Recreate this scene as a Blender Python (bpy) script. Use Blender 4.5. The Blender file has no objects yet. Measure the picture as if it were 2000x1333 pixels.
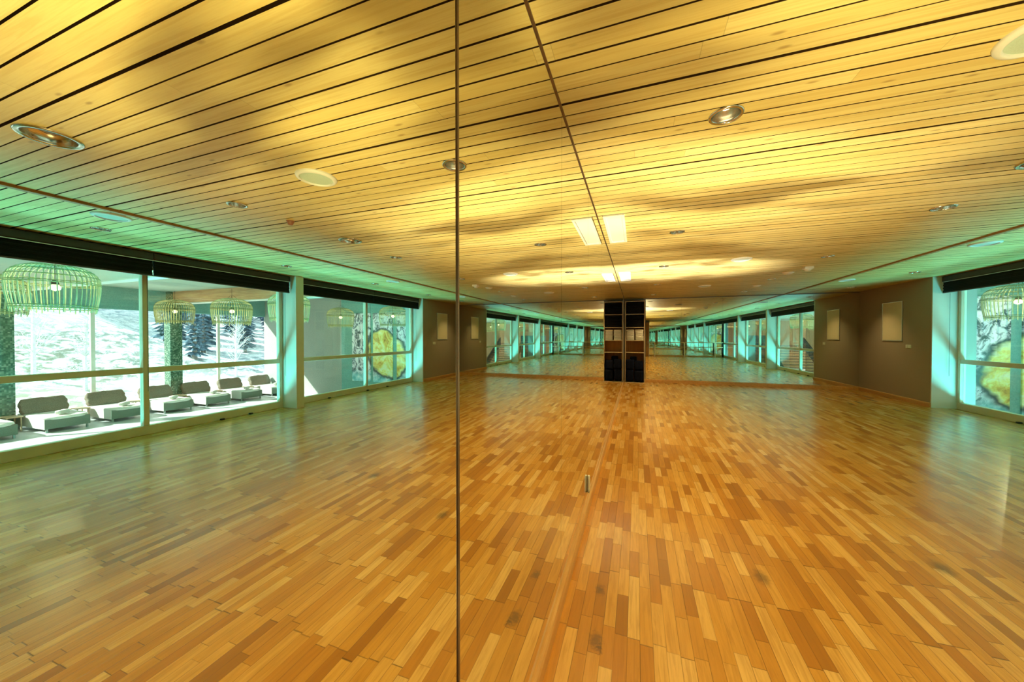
import bpy, bmesh, math, random
from mathutils import Vector, Matrix
random.seed(7)
PI = math.pi
SC = bpy.context.scene
COL = SC.collection

# ------------------------------------------------------------------ camera
cam_d = bpy.data.cameras.new('camera')
cam_d.sensor_width = 36.0
cam_d.lens = 685.6 / 2000.0 * 36.0
cam_d.clip_start = 0.02
cam_d.clip_end = 400
cam = bpy.data.objects.new('camera', cam_d)
cam.location = (0.402, 0.0, 1.523)
cam.rotation_euler = (math.radians(90 - 0.72), 0, math.radians(19.57))
COL.objects.link(cam)
SC.camera = cam

SC.view_settings.view_transform = 'Standard'
SC.view_settings.look = 'None'
SC.view_settings.gamma = 1.0
SC.view_settings.exposure = 0.22
SC.view_settings.use_curve_mapping = False
cy = SC.cycles
cy.max_bounces = 14
cy.diffuse_bounces = 4
cy.glossy_bounces = 10
cy.transmission_bounces = 8
cy.transparent_max_bounces = 24
cy.caustics_reflective = False
cy.caustics_refractive = False
cy.sample_clamp_indirect = 6.0
cy.blur_glossy = 0.5

# ------------------------------------------------------------------ world + sun
W = bpy.data.worlds.new('sky')
SC.world = W
W.use_nodes = True
bgn = W.node_tree.nodes['Background']
bgn.inputs[0].default_value = (0.80, 0.94, 1.0, 1)
bgn.inputs[1].default_value = 1.9

def light(name, kind, loc, energy, color, target=None, **kw):
    d = bpy.data.lights.new(name, kind)
    d.energy = energy
    d.color = color
    for k, v in kw.items():
        setattr(d, k, v)
    o = bpy.data.objects.new(name, d)
    o.location = loc
    if target is not None:
        o.rotation_euler = (Vector(target) - Vector(loc)).to_track_quat('-Z', 'Y').to_euler()
    COL.objects.link(o)
    return o

light('winter_sun', 'SUN', (30, -20, 25), 13.0, (1.0, 0.97, 0.92), target=(30 - 7.4, -20 + 6.7, 25 - 7.2), angle=0.01)

# added cyan area lamps hidden below the sills, standing in for daylight glare
def sill_fill(y0, y1, e):
    d = bpy.data.lights.new('window_glare', 'AREA')
    d.shape = 'RECTANGLE'; d.size = y1 - y0; d.size_y = 0.50
    d.energy = e; d.color = (0.14, 0.90, 0.96)
    o = bpy.data.objects.new('window_glare', d)
    o.location = (7.18, (y0 + y1) / 2, -0.18)
    zz = -Vector((-0.50, 0, 0.86)).normalized()
    xx = Vector((0, 1, 0)); yy = zz.cross(xx)
    o.matrix_world = Matrix.Translation((7.62, (y0 + y1) / 2, -0.72)) @ Matrix((xx, yy, zz)).transposed().to_4x4()
    COL.objects.link(o)
sill_fill(6.2, 9.4, 260)
sill_fill(1.6, 4.9, 260)
sill_fill(-3.6, 0.2, 260)

# added low spots with a noise pattern, imitating light off the varnished floor
def fill_spot(name, loc, tgt, e, col, size, blend, scale, lo, hi, seed):
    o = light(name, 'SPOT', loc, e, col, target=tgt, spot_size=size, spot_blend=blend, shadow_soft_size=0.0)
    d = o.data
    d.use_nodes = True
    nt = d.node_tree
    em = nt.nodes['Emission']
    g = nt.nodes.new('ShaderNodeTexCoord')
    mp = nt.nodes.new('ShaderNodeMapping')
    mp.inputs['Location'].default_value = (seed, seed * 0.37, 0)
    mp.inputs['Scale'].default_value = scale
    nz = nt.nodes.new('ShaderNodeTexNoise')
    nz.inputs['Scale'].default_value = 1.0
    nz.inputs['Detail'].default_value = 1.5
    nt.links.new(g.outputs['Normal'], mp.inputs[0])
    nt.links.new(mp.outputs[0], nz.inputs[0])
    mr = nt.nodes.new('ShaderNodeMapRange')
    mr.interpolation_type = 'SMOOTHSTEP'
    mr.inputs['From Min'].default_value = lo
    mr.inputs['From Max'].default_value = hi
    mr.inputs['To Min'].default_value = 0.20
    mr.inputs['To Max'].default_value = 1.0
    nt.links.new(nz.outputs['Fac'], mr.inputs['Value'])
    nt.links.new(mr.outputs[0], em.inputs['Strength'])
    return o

fill_spot('floor_glint_near', (1.1, 0.3, 0.35), (0.9, 1.5, 2.8), 430, (1.0, 0.85, 0.36), 2.3, 1.0, (1.7, 4.2, 3.0), 0.34, 0.58, 3.0)
fill_spot('floor_glint_middle', (1.0, 3.4, 0.35), (0.8, 4.6, 2.8), 450, (1.0, 0.88, 0.54), 2.2, 1.0, (1.6, 4.6, 3.0), 0.34, 0.58, 8.0)
o = fill_spot('floor_glint_far', (0.8, 6.2, 0.35), (0.8, 7.45, 2.8), 1000, (1.0, 0.93, 0.80), 0.80, 0.75, (2.5, 7, 4), 0.26, 0.56, 5.0)
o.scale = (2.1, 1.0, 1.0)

# ------------------------------------------------------------------ helpers
def setp(o, label=None, cat=None, group=None, kind=None):
    if label: o['label'] = label
    if cat: o['category'] = cat
    if group: o['group'] = group
    if kind: o['kind'] = kind
    return o

def empty(name, loc=(0, 0, 0), rz=0.0, **kw):
    o = bpy.data.objects.new(name, None)
    o.empty_display_size = 0.1
    o.location = loc
    o.rotation_euler = (0, 0, rz)
    COL.objects.link(o)
    return setp(o, **kw)

class MB:
    def __init__(s): s.bm = bmesh.new()
    def box(s, x0, x1, y0, y1, z0, z1, M=None):
        vs = [s.bm.verts.new((x, y, z)) for x in (x0, x1) for y in (y0, y1) for z in (z0, z1)]
        for f in ((0, 1, 3, 2), (4, 6, 7, 5), (0, 4, 5, 1), (2, 3, 7, 6), (0, 2, 6, 4), (1, 5, 7, 3)):
            s.bm.faces.new([vs[i] for i in f])
        if M is not None:
            for v in vs: v.co = M @ v.co
        return s
    def tube(s, pts, r, n=6, closed=False):
        pts = [Vector(p) for p in pts]
        rings = []
        N = len(pts)
        for i, p in enumerate(pts):
            if closed:
                t = pts[(i + 1) % N] - pts[i - 1]
            else:
                t = pts[min(i + 1, N - 1)] - pts[max(i - 1, 0)]
            t.normalize()
            a = Vector((0, 0, 1)) if abs(t.z) < 0.9 else Vector((1, 0, 0))
            u = t.cross(a).normalized(); w = t.cross(u)
            rr = r[i] if isinstance(r, (list, tuple)) else r
            rings.append([s.bm.verts.new(p + (u * math.cos(2 * PI * k / n) + w * math.sin(2 * PI * k / n)) * rr) for k in range(n)])
        m = N if closed else N - 1
        for i in range(m):
            A, B = rings[i], rings[(i + 1) % N]
            for k in range(n):
                s.bm.faces.new((A[k], A[(k + 1) % n], B[(k + 1) % n], B[k]))
        if not closed:
            s.bm.faces.new(rings[0][::-1]); s.bm.faces.new(rings[-1])
        return s
    def lathe(s, prof, n=32, c=(0, 0, 0)):
        rings = []
        for r, z in prof:
            if r < 1e-6:
                rings.append([s.bm.verts.new((c[0], c[1], c[2] + z))])
            else:
                rings.append([s.bm.verts.new((c[0] + r * math.cos(2 * PI * k / n), c[1] + r * math.sin(2 * PI * k / n), c[2] + z)) for k in range(n)])
        for A, B in zip(rings, rings[1:]):
            for k in range(n):
                k2 = (k + 1) % n
                if len(A) == 1 and len(B) == 1: continue
                if len(A) == 1: s.bm.faces.new((A[0], B[k], B[k2]))
                elif len(B) == 1: s.bm.faces.new((A[k], B[0], A[k2]))
                else: s.bm.faces.new((A[k], B[k], B[k2], A[k2]))
        return s
    def cushion(s, x0, x1, y0, y1, z0, z1, bulge=0.03, n=8, wr=0.0, M=None, seed=0):
        # rounded, slightly wrinkled block
        rnd = random.Random(seed)
        ph = [rnd.uniform(0, 6.28) for _ in range(6)]
        sub = bmesh.new()
        bmesh.ops.create_cube(sub, size=2.0)
        bmesh.ops.subdivide_edges(sub, edges=sub.edges[:], cuts=n, use_grid_fill=True)
        cx, cy_, cz = (x0 + x1) / 2, (y0 + y1) / 2, (z0 + z1) / 2
        hx, hy, hz = (x1 - x0) / 2, (y1 - y0) / 2, (z1 - z0) / 2
        mp = {}
        for v in sub.verts:
            x, y, z = v.co
            e = 7.0
            d = (abs(x) ** e + abs(y) ** e + abs(z) ** e) ** (1 / e)
            x, y, z = x / d, y / d, z / d
            w = 1 + wr * (math.sin(7 * x + ph[0] + 3 * z) * math.sin(6 * z + ph[1] + 2 * y) + 0.6 * math.sin(13 * x + 9 * y + ph[2]) * math.cos(11 * z + ph[3]))
            co = Vector((cx + hx * x * (1 + wr * 0.3 * math.sin(9 * z + ph[4])), cy_ + hy * y * w, cz + hz * z * w))
            if M is not None: co = M @ co
            mp[v] = s.bm.verts.new(co)
        for f in sub.faces: s.bm.faces.new([mp[v] for v in f.verts])
        sub.free()
        return s
    def build(s, name, mat, parent=None, smooth=False, bevel=0, **kw):
        bmesh.ops.recalc_face_normals(s.bm, faces=s.bm.faces[:])
        me = bpy.data.meshes.new(name)
        s.bm.to_mesh(me); s.bm.free()
        if smooth:
            for p in me.polygons: p.use_smooth = True
        for m in (mat if isinstance(mat, (list, tuple)) else [mat]): me.materials.append(m)
        o = bpy.data.objects.new(name, me)
        COL.objects.link(o)
        if parent is not None: o.parent = parent
        if bevel:
            b = o.modifiers.new('bevel', 'BEVEL'); b.width = bevel; b.segments = 2; b.limit_method = 'ANGLE'
        return setp(o, **kw)

def copy_tree(o, parent=None):
    c = o.copy()
    COL.objects.link(c)
    if parent is not None: c.parent = parent
    for ch in list(o.children): copy_tree(ch, c)
    return c

# ---- materials
class NT:
    def __init__(s, name):
        s.m = bpy.data.materials.new(name); s.m.use_nodes = True
        s.t = s.m.node_tree
        s.b = s.t.nodes['Principled BSDF']
        s.out = s.t.nodes['Material Output']
    def n(s, kind, **kw):
        x = s.t.nodes.new('ShaderNode' + kind)
        for k, v in kw.items(): setattr(x, k, v)
        return x
    def link(s, a, b): s.t.links.new(a, b)
    def put(s, sock, v):
        if isinstance(v, bpy.types.NodeSocket): s.link(v, sock)
        else: sock.default_value = v
    def math(s, op, a, b=None, c=None, clamp=False):
        x = s.n('Math', operation=op, use_clamp=clamp)
        s.put(x.inputs[0], a)
        if b is not None: s.put(x.inputs[1], b)
        if c is not None: s.put(x.inputs[2], c)
        return x.outputs[0]
    def mix(s, f, a, b, mode='MIX'):
        x = s.n('Mix', data_type='RGBA', blend_type=mode)
        s.put(x.inputs[0], f); s.put(x.inputs[6], a); s.put(x.inputs[7], b)
        return x.outputs[2]
    def coord(s, out='Object'): return s.n('TexCoord').outputs[out]
    def xyz(s, v):
        x = s.n('SeparateXYZ'); s.link(v, x.inputs[0]); return x.outputs
    def comb(s, a, b, c=0.0):
        x = s.n('CombineXYZ'); s.put(x.inputs[0], a); s.put(x.inputs[1], b); s.put(x.inputs[2], c); return x.outputs[0]
    def noise(s, v, scale=5, detail=2, rough=.5, dist=0.0):
        x = s.n('TexNoise'); s.link(v, x.inputs['Vector']); x.inputs['Scale'].default_value = scale
        x.inputs['Detail'].default_value = detail; x.inputs['Roughness'].default_value = rough
        x.inputs['Distortion'].default_value = dist
        return x.outputs['Fac']
    def wnoise(s, v):
        x = s.n('TexWhiteNoise', noise_dimensions='3D'); s.link(v, x.inputs['Vector']); return x.outputs['Value']
    def mapv(s, v, sc, loc=(0, 0, 0)):
        x = s.n('Mapping'); s.link(v, x.inputs[0]); x.inputs['Scale'].default_value = sc; x.inputs['Location'].default_value = loc
        return x.outputs[0]
    def ramp(s, f, stops):
        x = s.n('ValToRGB'); s.link(f, x.inputs[0])
        cr = x.color_ramp
        while len(cr.elements) > 1: cr.elements.remove(cr.elements[-1])
        cr.elements[0].position = stops[0][0]; cr.elements[0].color = (*stops[0][1], 1)
        for p, c in stops[1:]:
            e = cr.elements.new(p); e.color = (*c, 1)
        return x.outputs[0]
    def smooth(s, v, a, b, lo=0.0, hi=1.0):
        x = s.n('MapRange', interpolation_type='SMOOTHSTEP'); s.put(x.inputs[0], v)
        x.inputs[1].default_value = a; x.inputs[2].default_value = b; x.inputs[3].default_value = lo; x.inputs[4].default_value = hi
        return x.outputs[0]
    def bump(s, h, strength=.3, dist=.01):
        x = s.n('Bump'); s.link(h, x.inputs['Height']); x.inputs['Strength'].default_value = strength
        x.inputs['Distance'].default_value = dist
        s.link(x.outputs[0], s.b.inputs['Normal'])

def plain(name, col, rough=.5, metal=0.0, nz=0.0, nscale=20, spec=.5, bump=0.0):
    t = NT(name)
    t.b.inputs['Roughness'].default_value = rough
    t.b.inputs['Metallic'].default_value = metal
    t.b.inputs['Specular IOR Level'].default_value = spec
    f = t.noise(t.coord(), nscale, 3)
    c2 = tuple(max(0, c * (1 - nz)) for c in col)
    c = t.mix(t.smooth(f, .3, .7), (*c2, 1), (*col, 1))
    t.link(c, t.b.inputs['Base Color'])
    if bump: t.bump(f, bump, .01)
    return t.m

def emis(name, col, st):
    t = NT(name)
    t.b.inputs['Base Color'].default_value = (*col, 1)
    t.b.inputs['Emission Color'].default_value = (*col, 1)
    t.b.inputs['Emission Strength'].default_value = st
    return t.m

def mat_floor():
    t = NT('oak_parquet')
    x, y, z = t.xyz(t.coord())[:3]
    wd, ln = 0.0605, 0.34
    u = t.math('DIVIDE', x, wd)
    row = t.math('FLOOR', u)
    fu = t.math('FRACT', u)
    r1 = t.wnoise(t.comb(row, 3.3, 0.0))
    v = t.math('ADD', t.math('DIVIDE', y, ln), t.math('MULTIPLY', r1, 7.0))
    # uneven lengths
    v = t.math('ADD', v, t.math('MULTIPLY', t.math('SINE', t.math('ADD', t.math('MULTIPLY', v, 2.1), t.math('MULTIPLY', r1, 30.0))), 0.22))
    idx = t.math('FLOOR', v)
    fv = t.math('FRACT', v)
    rnd = t.wnoise(t.comb(row, idx, 1.0))
    rnd2 = t.wnoise(t.comb(row, idx, 5.0))
    base = t.ramp(rnd, [(0.0, (.38, .155, .022)), (.12, (.52, .215, .028)), (.45, (.64, .315, .055)), (.75, (.72, .39, .090)), (1.0, (.82, .52, .185))])
    # grain along the plank
    gv = t.comb(t.math('MULTIPLY', x, 60.0), t.math('ADD', t.math('MULTIPLY', y, 4.0), t.math('MULTIPLY', rnd2, 50.0)), t.math('MULTIPLY', rnd, 20.0))
    g = t.noise(gv, 1.0, 5, .6, .6)
    base = t.mix(t.smooth(g, .35, .75, 0, .45), base, (.33, .14, .028, 1))
    big = t.noise(t.coord(), 1.1, 3)
    base = t.mix(t.smooth(big, .5, .75, 0, .30), base, (.40, .19, .05, 1))
    # dark worn stains
    st = t.noise(t.mapv(t.coord(), (1.6, .6, 1)), 3.2, 6, .72, .4)
    base = t.mix(t.smooth(st, .90, .96, 0, .25), base, (.10, .06, .03, 1))
    for sx, sy, sr in ((.215, 1.78, .035), (.235, 1.74, .02), (.20, 2.15, .03), (1.15, 2.6, .05), (2.3, 3.1, .06)):
        vd = t.n('VectorMath', operation='DISTANCE'); t.link(t.comb(x, t.math('MULTIPLY', y, .6), 0.0), vd.inputs[0]); vd.inputs[1].default_value = (sx, sy * .6, 0)
        dd = t.math('ADD', vd.outputs['Value'], t.math('MULTIPLY', t.math('SUBTRACT', t.noise(t.coord(), 38.0, 4, .7), .5), .06))
        base = t.mix(t.smooth(dd, sr * .2, sr * 1.3, .62, 0), base, (.09, .06, .035, 1))
    gu = t.math('MINIMUM', fu, t.math('SUBTRACT', 1.0, fu))
    gvv = t.math('MINIMUM', fv, t.math('SUBTRACT', 1.0, fv))
    lu = t.smooth(gu, .0, .042, .85, 0.0)
    lv = t.smooth(gvv, .0, .011, .9, 0.0)
    line = t.math('MAXIMUM', lu, lv)
    fade = t.wnoise(t.comb(row, idx, 9.0))
    line = t.math('MULTIPLY', line, t.smooth(fade, 0.0, .8, .25, 1.0))
    base = t.mix(line, base, (.10, .045, .012, 1))
    t.link(base, t.b.inputs['Base Color'])
    t.b.inputs['Roughness'].default_value = .24
    t.b.inputs['Specular IOR Level'].default_value = .55
    h = t.math('ADD', t.math('MULTIPLY', rnd2, .6), t.math('MULTIPLY', line, -1.0))
    h = t.math('ADD', h, t.math('MULTIPLY', t.noise(t.comb(t.math('MULTIPLY', x, 9.0), t.math('MULTIPLY', y, 1.2), 0.0), 1.0, 2), .8))
    t.bump(h, .22, .002)
    return t.m

BP = 0.1055      # ceiling board pitch
BO = 0.031       # offset of the first groove
def mat_boards(name='pine_boards'):
    t = NT(name)
    co = t.coord()
    x, y, z = t.xyz(co)[:3]
    row = t.math('FLOOR', t.math('DIVIDE', t.math('SUBTRACT', y, BO), BP))
    r1 = t.wnoise(t.comb(row, 1.0, 2.0))
    seg = t.math('FLOOR', t.math('ADD', t.math('DIVIDE', x, 4.4), t.math('MULTIPLY', r1, 9.0)))
    r2 = t.wnoise(t.comb(row, seg, 4.0))
    base = t.ramp(r2, [(0, (.76, .60, .22)), (.5, (.80, .655, .26)), (1, (.83, .70, .31))])
    gv = t.comb(t.math('ADD', t.math('MULTIPLY', x, 1.1), t.math('MULTIPLY', r2, 40.0)), t.math('MULTIPLY', y, 34.0), t.math('MULTIPLY', r1, 30.0))
    g = t.noise(gv, 1.0, 4, .55, 1.2)
    base = t.mix(t.smooth(g, .45, .62, 0, .42), base, (.62, .42, .12, 1))
    fine = t.noise(t.comb(t.math('MULTIPLY', x, 6.0), t.math('MULTIPLY', y, 160.0), 0.0), 1.0, 2)
    base = t.mix(t.smooth(fine, .4, .7, 0, .18), base, (.60, .38, .13, 1))
    # knots
    vo = t.n('TexVoronoi', feature='F1')
    t.link(t.comb(t.math('ADD', t.math('MULTIPLY', x, 3.2), t.math('MULTIPLY', r1, 17.0)), t.math('MULTIPLY', y, 9.4), 0.0), vo.inputs['Vector'])
    vo.inputs['Scale'].default_value = 1.0
    kn = t.smooth(vo.outputs['Distance'], .03, .13, 1, 0)
    kp = t.smooth(t.wnoise(vo.outputs['Position']), .25, .3, 0, .6)
    base = t.mix(t.math('MULTIPLY', kn, kp), base, (.30, .15, .04, 1))
    # butt joints
    jx = t.math('FRACT', t.math('ADD', t.math('DIVIDE', x, 4.4), t.math('MULTIPLY', r1, 9.0)))
    jn = t.smooth(jx, 0.0, .0007, .6, 0)
    base = t.mix(jn, base, (.12, .06, .02, 1))
    t.link(base, t.b.inputs['Base Color'])
    t.b.inputs['Roughness'].default_value = .42
    t.b.inputs['Specular IOR Level'].default_value = .35
    t.bump(t.math('ADD', g, t.math('MULTIPLY', fine, .4)), .10, .002)
    return t.m

def mat_wood(name, c1, c2, axis=0, rough=.4, sc=1.0):
    t = NT(name)
    co = t.coord()
    s = [22 * sc, 22 * sc, 22 * sc]; s[axis] = 1.4 * sc
    g = t.noise(t.mapv(co, tuple(s)), 1.0, 4, .55, .8)
    f = t.noise(t.mapv(co, tuple(v * 4 for v in s)), 1.0, 2)
    c = t.mix(t.smooth(t.math('ADD', t.math('MULTIPLY', g, .75), t.math('MULTIPLY', f, .25)), .35, .65), (*c1, 1), (*c2, 1))
    t.link(c, t.b.inputs['Base Color'])
    t.b.inputs['Roughness'].default_value = rough
    return t.m

def mat_mirror():
    t = NT('silvered_mirror')
    t.b.inputs['Metallic'].default_value = 1.0
    t.b.inputs['Roughness'].default_value = 0.0
    f = t.noise(t.coord('Object'), .6, 1)
    t.link(t.mix(f, (.875, .90, .84, 1), (.895, .92, .86, 1)), t.b.inputs['Base Color'])
    return t.m

def mat_glass(name, tint):
    t = NT(name)
    t.t.nodes.remove(t.b)
    tr = t.n('BsdfTransparent')
    sm = t.noise(t.mapv(t.coord(), (1, 1, .15)), 7.0, 4, .7)
    t.link(t.mix(t.smooth(sm, .35, .8, 0, .12), (*tint, 1), (min(1, tint[0] * .9), tint[1] * .95, tint[2] * .95, 1)), tr.inputs[0])
    gl = t.n('BsdfGlossy'); gl.inputs['Roughness'].default_value = 0.0
    gl.inputs[0].default_value = (.9, 1, .96, 1)
    lw = t.n('LayerWeight'); lw.inputs['Blend'].default_value = .5
    p = t.math('POWER', lw.outputs['Facing'], 4.0)
    fac = t.math('ADD', .035, t.math('MULTIPLY', p, .75), clamp=True)
    mx = t.n('MixShader'); t.link(fac, mx.inputs[0]); t.link(tr.outputs[0], mx.inputs[1]); t.link(gl.outputs[0], mx.inputs[2])
    t.link(mx.outputs[0], t.out.inputs[0])
    return t.m

def mat_mosaic():
    t = NT('green_mosaic_tile')
    co = t.coord()
    x, y, z = t.xyz(co)[:3]
    s = 26.0
    i = t.comb(t.math('FLOOR', t.math('MULTIPLY', x, s)), t.math('FLOOR', t.math('MULTIPLY', y, s)), t.math('FLOOR', t.math('MULTIPLY', z, s)))
    r = t.wnoise(i)
    c = t.ramp(r, [(0, (.03, .09, .06)), (.5, (.08, .17, .11)), (.8, (.16, .26, .19)), (1, (.30, .38, .30))])
    t.link(c, t.b.inputs['Base Color'])
    t.b.inputs['Roughness'].default_value = .25
    return t.m

def mat_mural():
    t = NT('log_photograph_print')
    x, y, z = t.xyz(t.coord())[:3]
    co = t.comb(x, z, 0.0)
    wob = t.noise(co, 1.6, 3)
    dx = t.math('DIVIDE', t.math('SUBTRACT', x, 9.45), 1.02)
    dz = t.math('DIVIDE', t.math('SUBTRACT', z, .78), 1.02)
    # tilt the cut face
    dxr = t.math('ADD', dx, t.math('MULTIPLY', dz, -.22))
    d = t.math('SQRT', t.math('ADD', t.math('MULTIPLY', dxr, dxr), t.math('MULTIPLY', dz, dz)))
    d = t.math('ADD', d, t.math('MULTIPLY', t.math('SUBTRACT', wob, .5), .60))
    ws = t.noise(t.comb(x, z, 7.0), 2.4, 5, .7, 1.2)
    ang = t.math('ARCTAN2', dz, dxr)
    rad = t.noise(t.comb(t.math('MULTIPLY', ang, 2.6), t.math('MULTIPLY', d, 2.6), ws), 1.0, 5, .65, .5)
    rings = t.noise(t.comb(t.math('MULTIPLY', d, 14.0), t.math('MULTIPLY', ang, .8), 3.0), 1.0, 3)
    wood = t.ramp(rad, [(.28, (.45, .16, .03)), (.40, (.90, .55, .10)), (.50, (1.0, .88, .28)), (.62, (1.0, .98, .60)), (.75, (1.0, 1.0, .92))])
    wood = t.mix(t.smooth(rings, .5, .75, 0, .4), wood, (.66, .30, .07, 1))
    bk = t.noise(t.comb(t.math('MULTIPLY', x, 1.0), t.math('MULTIPLY', z, .8), 0.0), 4.6, 6, .72, .9)
    bark = t.ramp(bk, [(.34, (.015, .04, .05)), (.43, (.06, .12, .15)), (.47, (.40, .38, .48)), (.53, (.90, .86, .98)), (.70, (1.0, 1.0, 1.0))])
    low = t.smooth(t.math('ADD', z, t.math('MULTIPLY', wob, .7)), .05, .55, 1, 0)
    snow = t.ramp(t.noise(co, 3.0, 4), [(.35, (.06, .38, .46)), (.5, (.35, .72, .80)), (.62, (.9, .95, 1.0))])
    bark = t.mix(low, bark, snow)
    edge = t.smooth(d, .98, 1.12, 0, 1)
    ring = t.mix(t.smooth(d, .84, 1.0, 0, 1), wood, (.02, .07, .08, 1))
    c = t.mix(edge, ring, bark)
    t.link(c, t.b.inputs['Base Color'])
    t.b.inputs['Roughness'].default_value = .35
    return t.m

def mat_snow():
    t = NT('snowy_hillside')
    co = t.coord('Object')
    x, y, z = t.xyz(co)[:3]
    a = t.noise(t.mapv(co, (1, 1, 2.6)), 1.25, 8, .78, .6)
    b = t.noise(t.mapv(co, (1, 1, 2.2), (9, 3, 1)), .09, 3)
    scrub = t.ramp(t.noise(co, 1.3, 4, .7), [(.3, (.07, .10, .03)), (.5, (.15, .16, .07)), (.7, (.22, .18, .10))])
    far = t.ramp(t.noise(co, .9, 4, .7), [(.3, (.04, .09, .16)), (.6, (.13, .20, .30))])
    pick = t.smooth(y, 2.0, 26.0, 0, 1)
    dark = t.mix(pick, scrub, far)
    f = t.math('MULTIPLY', t.smooth(a, .42, .56, 0, .95), t.smooth(b, .30, .55, .45, 1.0))
    c = t.mix(f, (.86, .90, .93, 1), dark)
    t.link(c, t.b.inputs['Base Color'])
    t.b.inputs['Roughness'].default_value = .9
    return t.m

def mat_felt(name, c, c2, sc=90, rough=.9, bump=.2):
    t = NT(name)
    f = t.noise(t.coord(), sc, 3, .7)
    g = t.noise(t.coord(), 2.5, 3)
    k = t.mix(t.smooth(f, .35, .65), (*c, 1), (*c2, 1))
    k = t.mix(t.smooth(g, .4, .7, 0, .25), k, (*c, 1))
    t.link(k, t.b.inputs['Base Color'])
    t.b.inputs['Roughness'].default_value = rough
    t.b.inputs['Specular IOR Level'].default_value = .2
    t.bump(f, bump, .003)
    return t.m

M = {}
M['floor'] = mat_floor()
M['boards'] = mat_boards()
M['groove'] = plain('dark_groove', (.05, .024, .008), .9, spec=.1)
M['trimwood'] = mat_wood('brown_ceiling_batten', (.36, .18, .05), (.50, .27, .08), 1, .5)
M['base'] = mat_wood('oak_skirting', (.62, .31, .09), (.72, .40, .14), 1, .3)
M['mirror'] = mat_mirror()
M['grey'] = mat_felt('taupe_grey_plaster', (.42, .37, .325), (.44, .39, .34), 60, .8, .05)
M['grey2'] = plain('grey_wall_paint', (.25, .24, .22), .7, nz=.08, nscale=4)
M['white'] = plain('white_lacquer', (.78, .80, .74), .35, nz=.04, nscale=3)
M['frame'] = plain('cream_window_frame', (.80, .77, .60), .35, nz=.06, nscale=4)
M['glass'] = mat_glass('tinted_pane', (.93, 1.0, .97))
M['glass2'] = mat_glass('clear_pane', (.96, 1.0, .99))
M['blind'] = mat_felt('black_blind_cloth', (.006, .006, .006), (.012, .011, .010), 200, .8, .05)
M['blindhead'] = plain('dark_bronze_cassette', (.045, .032, .022), .4, .3, .1)
M['alu'] = plain('satin_aluminium', (.72, .72, .70), .3, 1.0, .1, 30)
M['chrome'] = plain('brushed_nickel', (.78, .74, .66), .16, 1.0, .12, 14)
M['bronze'] = plain('brown_metal_strip', (.20, .14, .10), .35, .8, .2, 9)
M['bulb'] = emis('warm_lamp_glass', (1.0, .80, .42), 7.0)
M['pbulb'] = emis('pendant_lamp_glass', (1.0, .88, .5), 1.6)
M['offbulb'] = plain('frosted_lamp_lens', (.30, .17, .08), .25, .5, .1)
M['grille'] = plain('white_speaker_grille', (.55, .68, .58), .6, 0, .1, 240, bump=.2)
M['ringw'] = plain('white_plastic_ring', (.82, .82, .76), .4, 0, .03)
M['panelw'] = plain('white_diffuser', (.92, .92, .84), .4, 0, .05, 3)
M['slat'] = plain('grey_air_slots', (.42, .40, .34), .5, 0, .1)
M['cream'] = plain('cream_board', (.88, .80, .62), .6, 0, .04, 3)
M['shelf'] = mat_wood('beech_shelf_board', (.56, .42, .26), (.68, .54, .36), 2, .5)
M['shelfback'] = mat_wood('brown_shelf_back', (.26, .105, .02), (.36, .155, .035), 2, .6)
M['blackmat'] = mat_felt('black_foam', (.004, .004, .006), (.010, .009, .014), 120)
M['navy'] = mat_felt('navy_sack_cloth', (.001, .002, .010), (.002, .005, .026), 40, .9, .5)
M['towel'] = mat_felt('white_towelling', (.62, .58, .52), (.80, .76, .70), 160, .95, .5)
M['barre'] = mat_wood('pale_beech_rail', (.72, .52, .28), (.82, .64, .38), 0, .35)
M['postw'] = plain('cream_painted_metal', (.80, .74, .56), .4, nz=.03)
M['cab'] = mat_wood('walnut_cupboard_door', (.24, .10, .025), (.36, .17, .045), 2, .45)
M['conc'] = mat_felt('pale_textured_plaster', (.40, .40, .37), (.50, .49, .45), 30, .9, .4)
M['teal'] = mat_felt('teal_plaster', (.20, .40, .38), (.26, .48, .45), 26, .9, .3)
M['mosaic'] = mat_mosaic()
M['stonef'] = plain('light_stone_floor', (.70, .70, .72), .35, 0, .12, 1.5)
M['spaceil'] = plain('pale_green_ceiling', (.46, .58, .50), .7, 0, .05, 1)
M['beamw'] = plain('white_beam_paint', (.86, .86, .80), .5, 0, .04)
M['glulam'] = mat_wood('glued_spruce_beam', (.50, .24, .12), (.70, .42, .22), 0, .5, .6)
M['rattan'] = mat_wood('green_rattan_cane', (.42, .40, .20), (.60, .55, .34), 2, .6)
M['rattand'] = mat_wood('dark_cane_hoop', (.20, .18, .05), (.34, .30, .10), 0, .6)
M['wicker'] = mat_felt('grey_green_weave', (.15, .18, .14), (.22, .25, .20), 70, .85, .5)
M['mattress'] = mat_felt('off_white_canvas', (.72, .68, .62), (.82, .78, .72), 60, .9, .3)
M['pillow'] = mat_felt('taupe_linen', (.20, .165, .13), (.30, .25, .20), 50, .95, .6)
M['leg'] = plain('grey_metal_leg', (.34, .36, .33), .4, .5)
M['tan'] = mat_wood('pale_teak_top', (.62, .40, .24), (.74, .52, .34), 0, .5)
M['mural'] = mat_mural()
M['snow'] = mat_snow()
M['conifer'] = mat_felt('blue_green_needles', (.05, .10, .14), (.16, .24, .32), 5, .95, .3)
M['bark'] = mat_felt('grey_bark', (.22, .20, .18), (.34, .31, .28), 12, .95, .4)
M['frostbark'] = mat_felt('frosted_twigs', (.62, .62, .60), (.80, .82, .84), 12, .95, .4)
M['stairside'] = plain('dark_stair_wall', (.035, .045, .05), .5, nz=.1)
M['tread'] = mat_wood('red_brown_tread', (.22, .10, .07), (.34, .17, .12), 0, .4)
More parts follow.
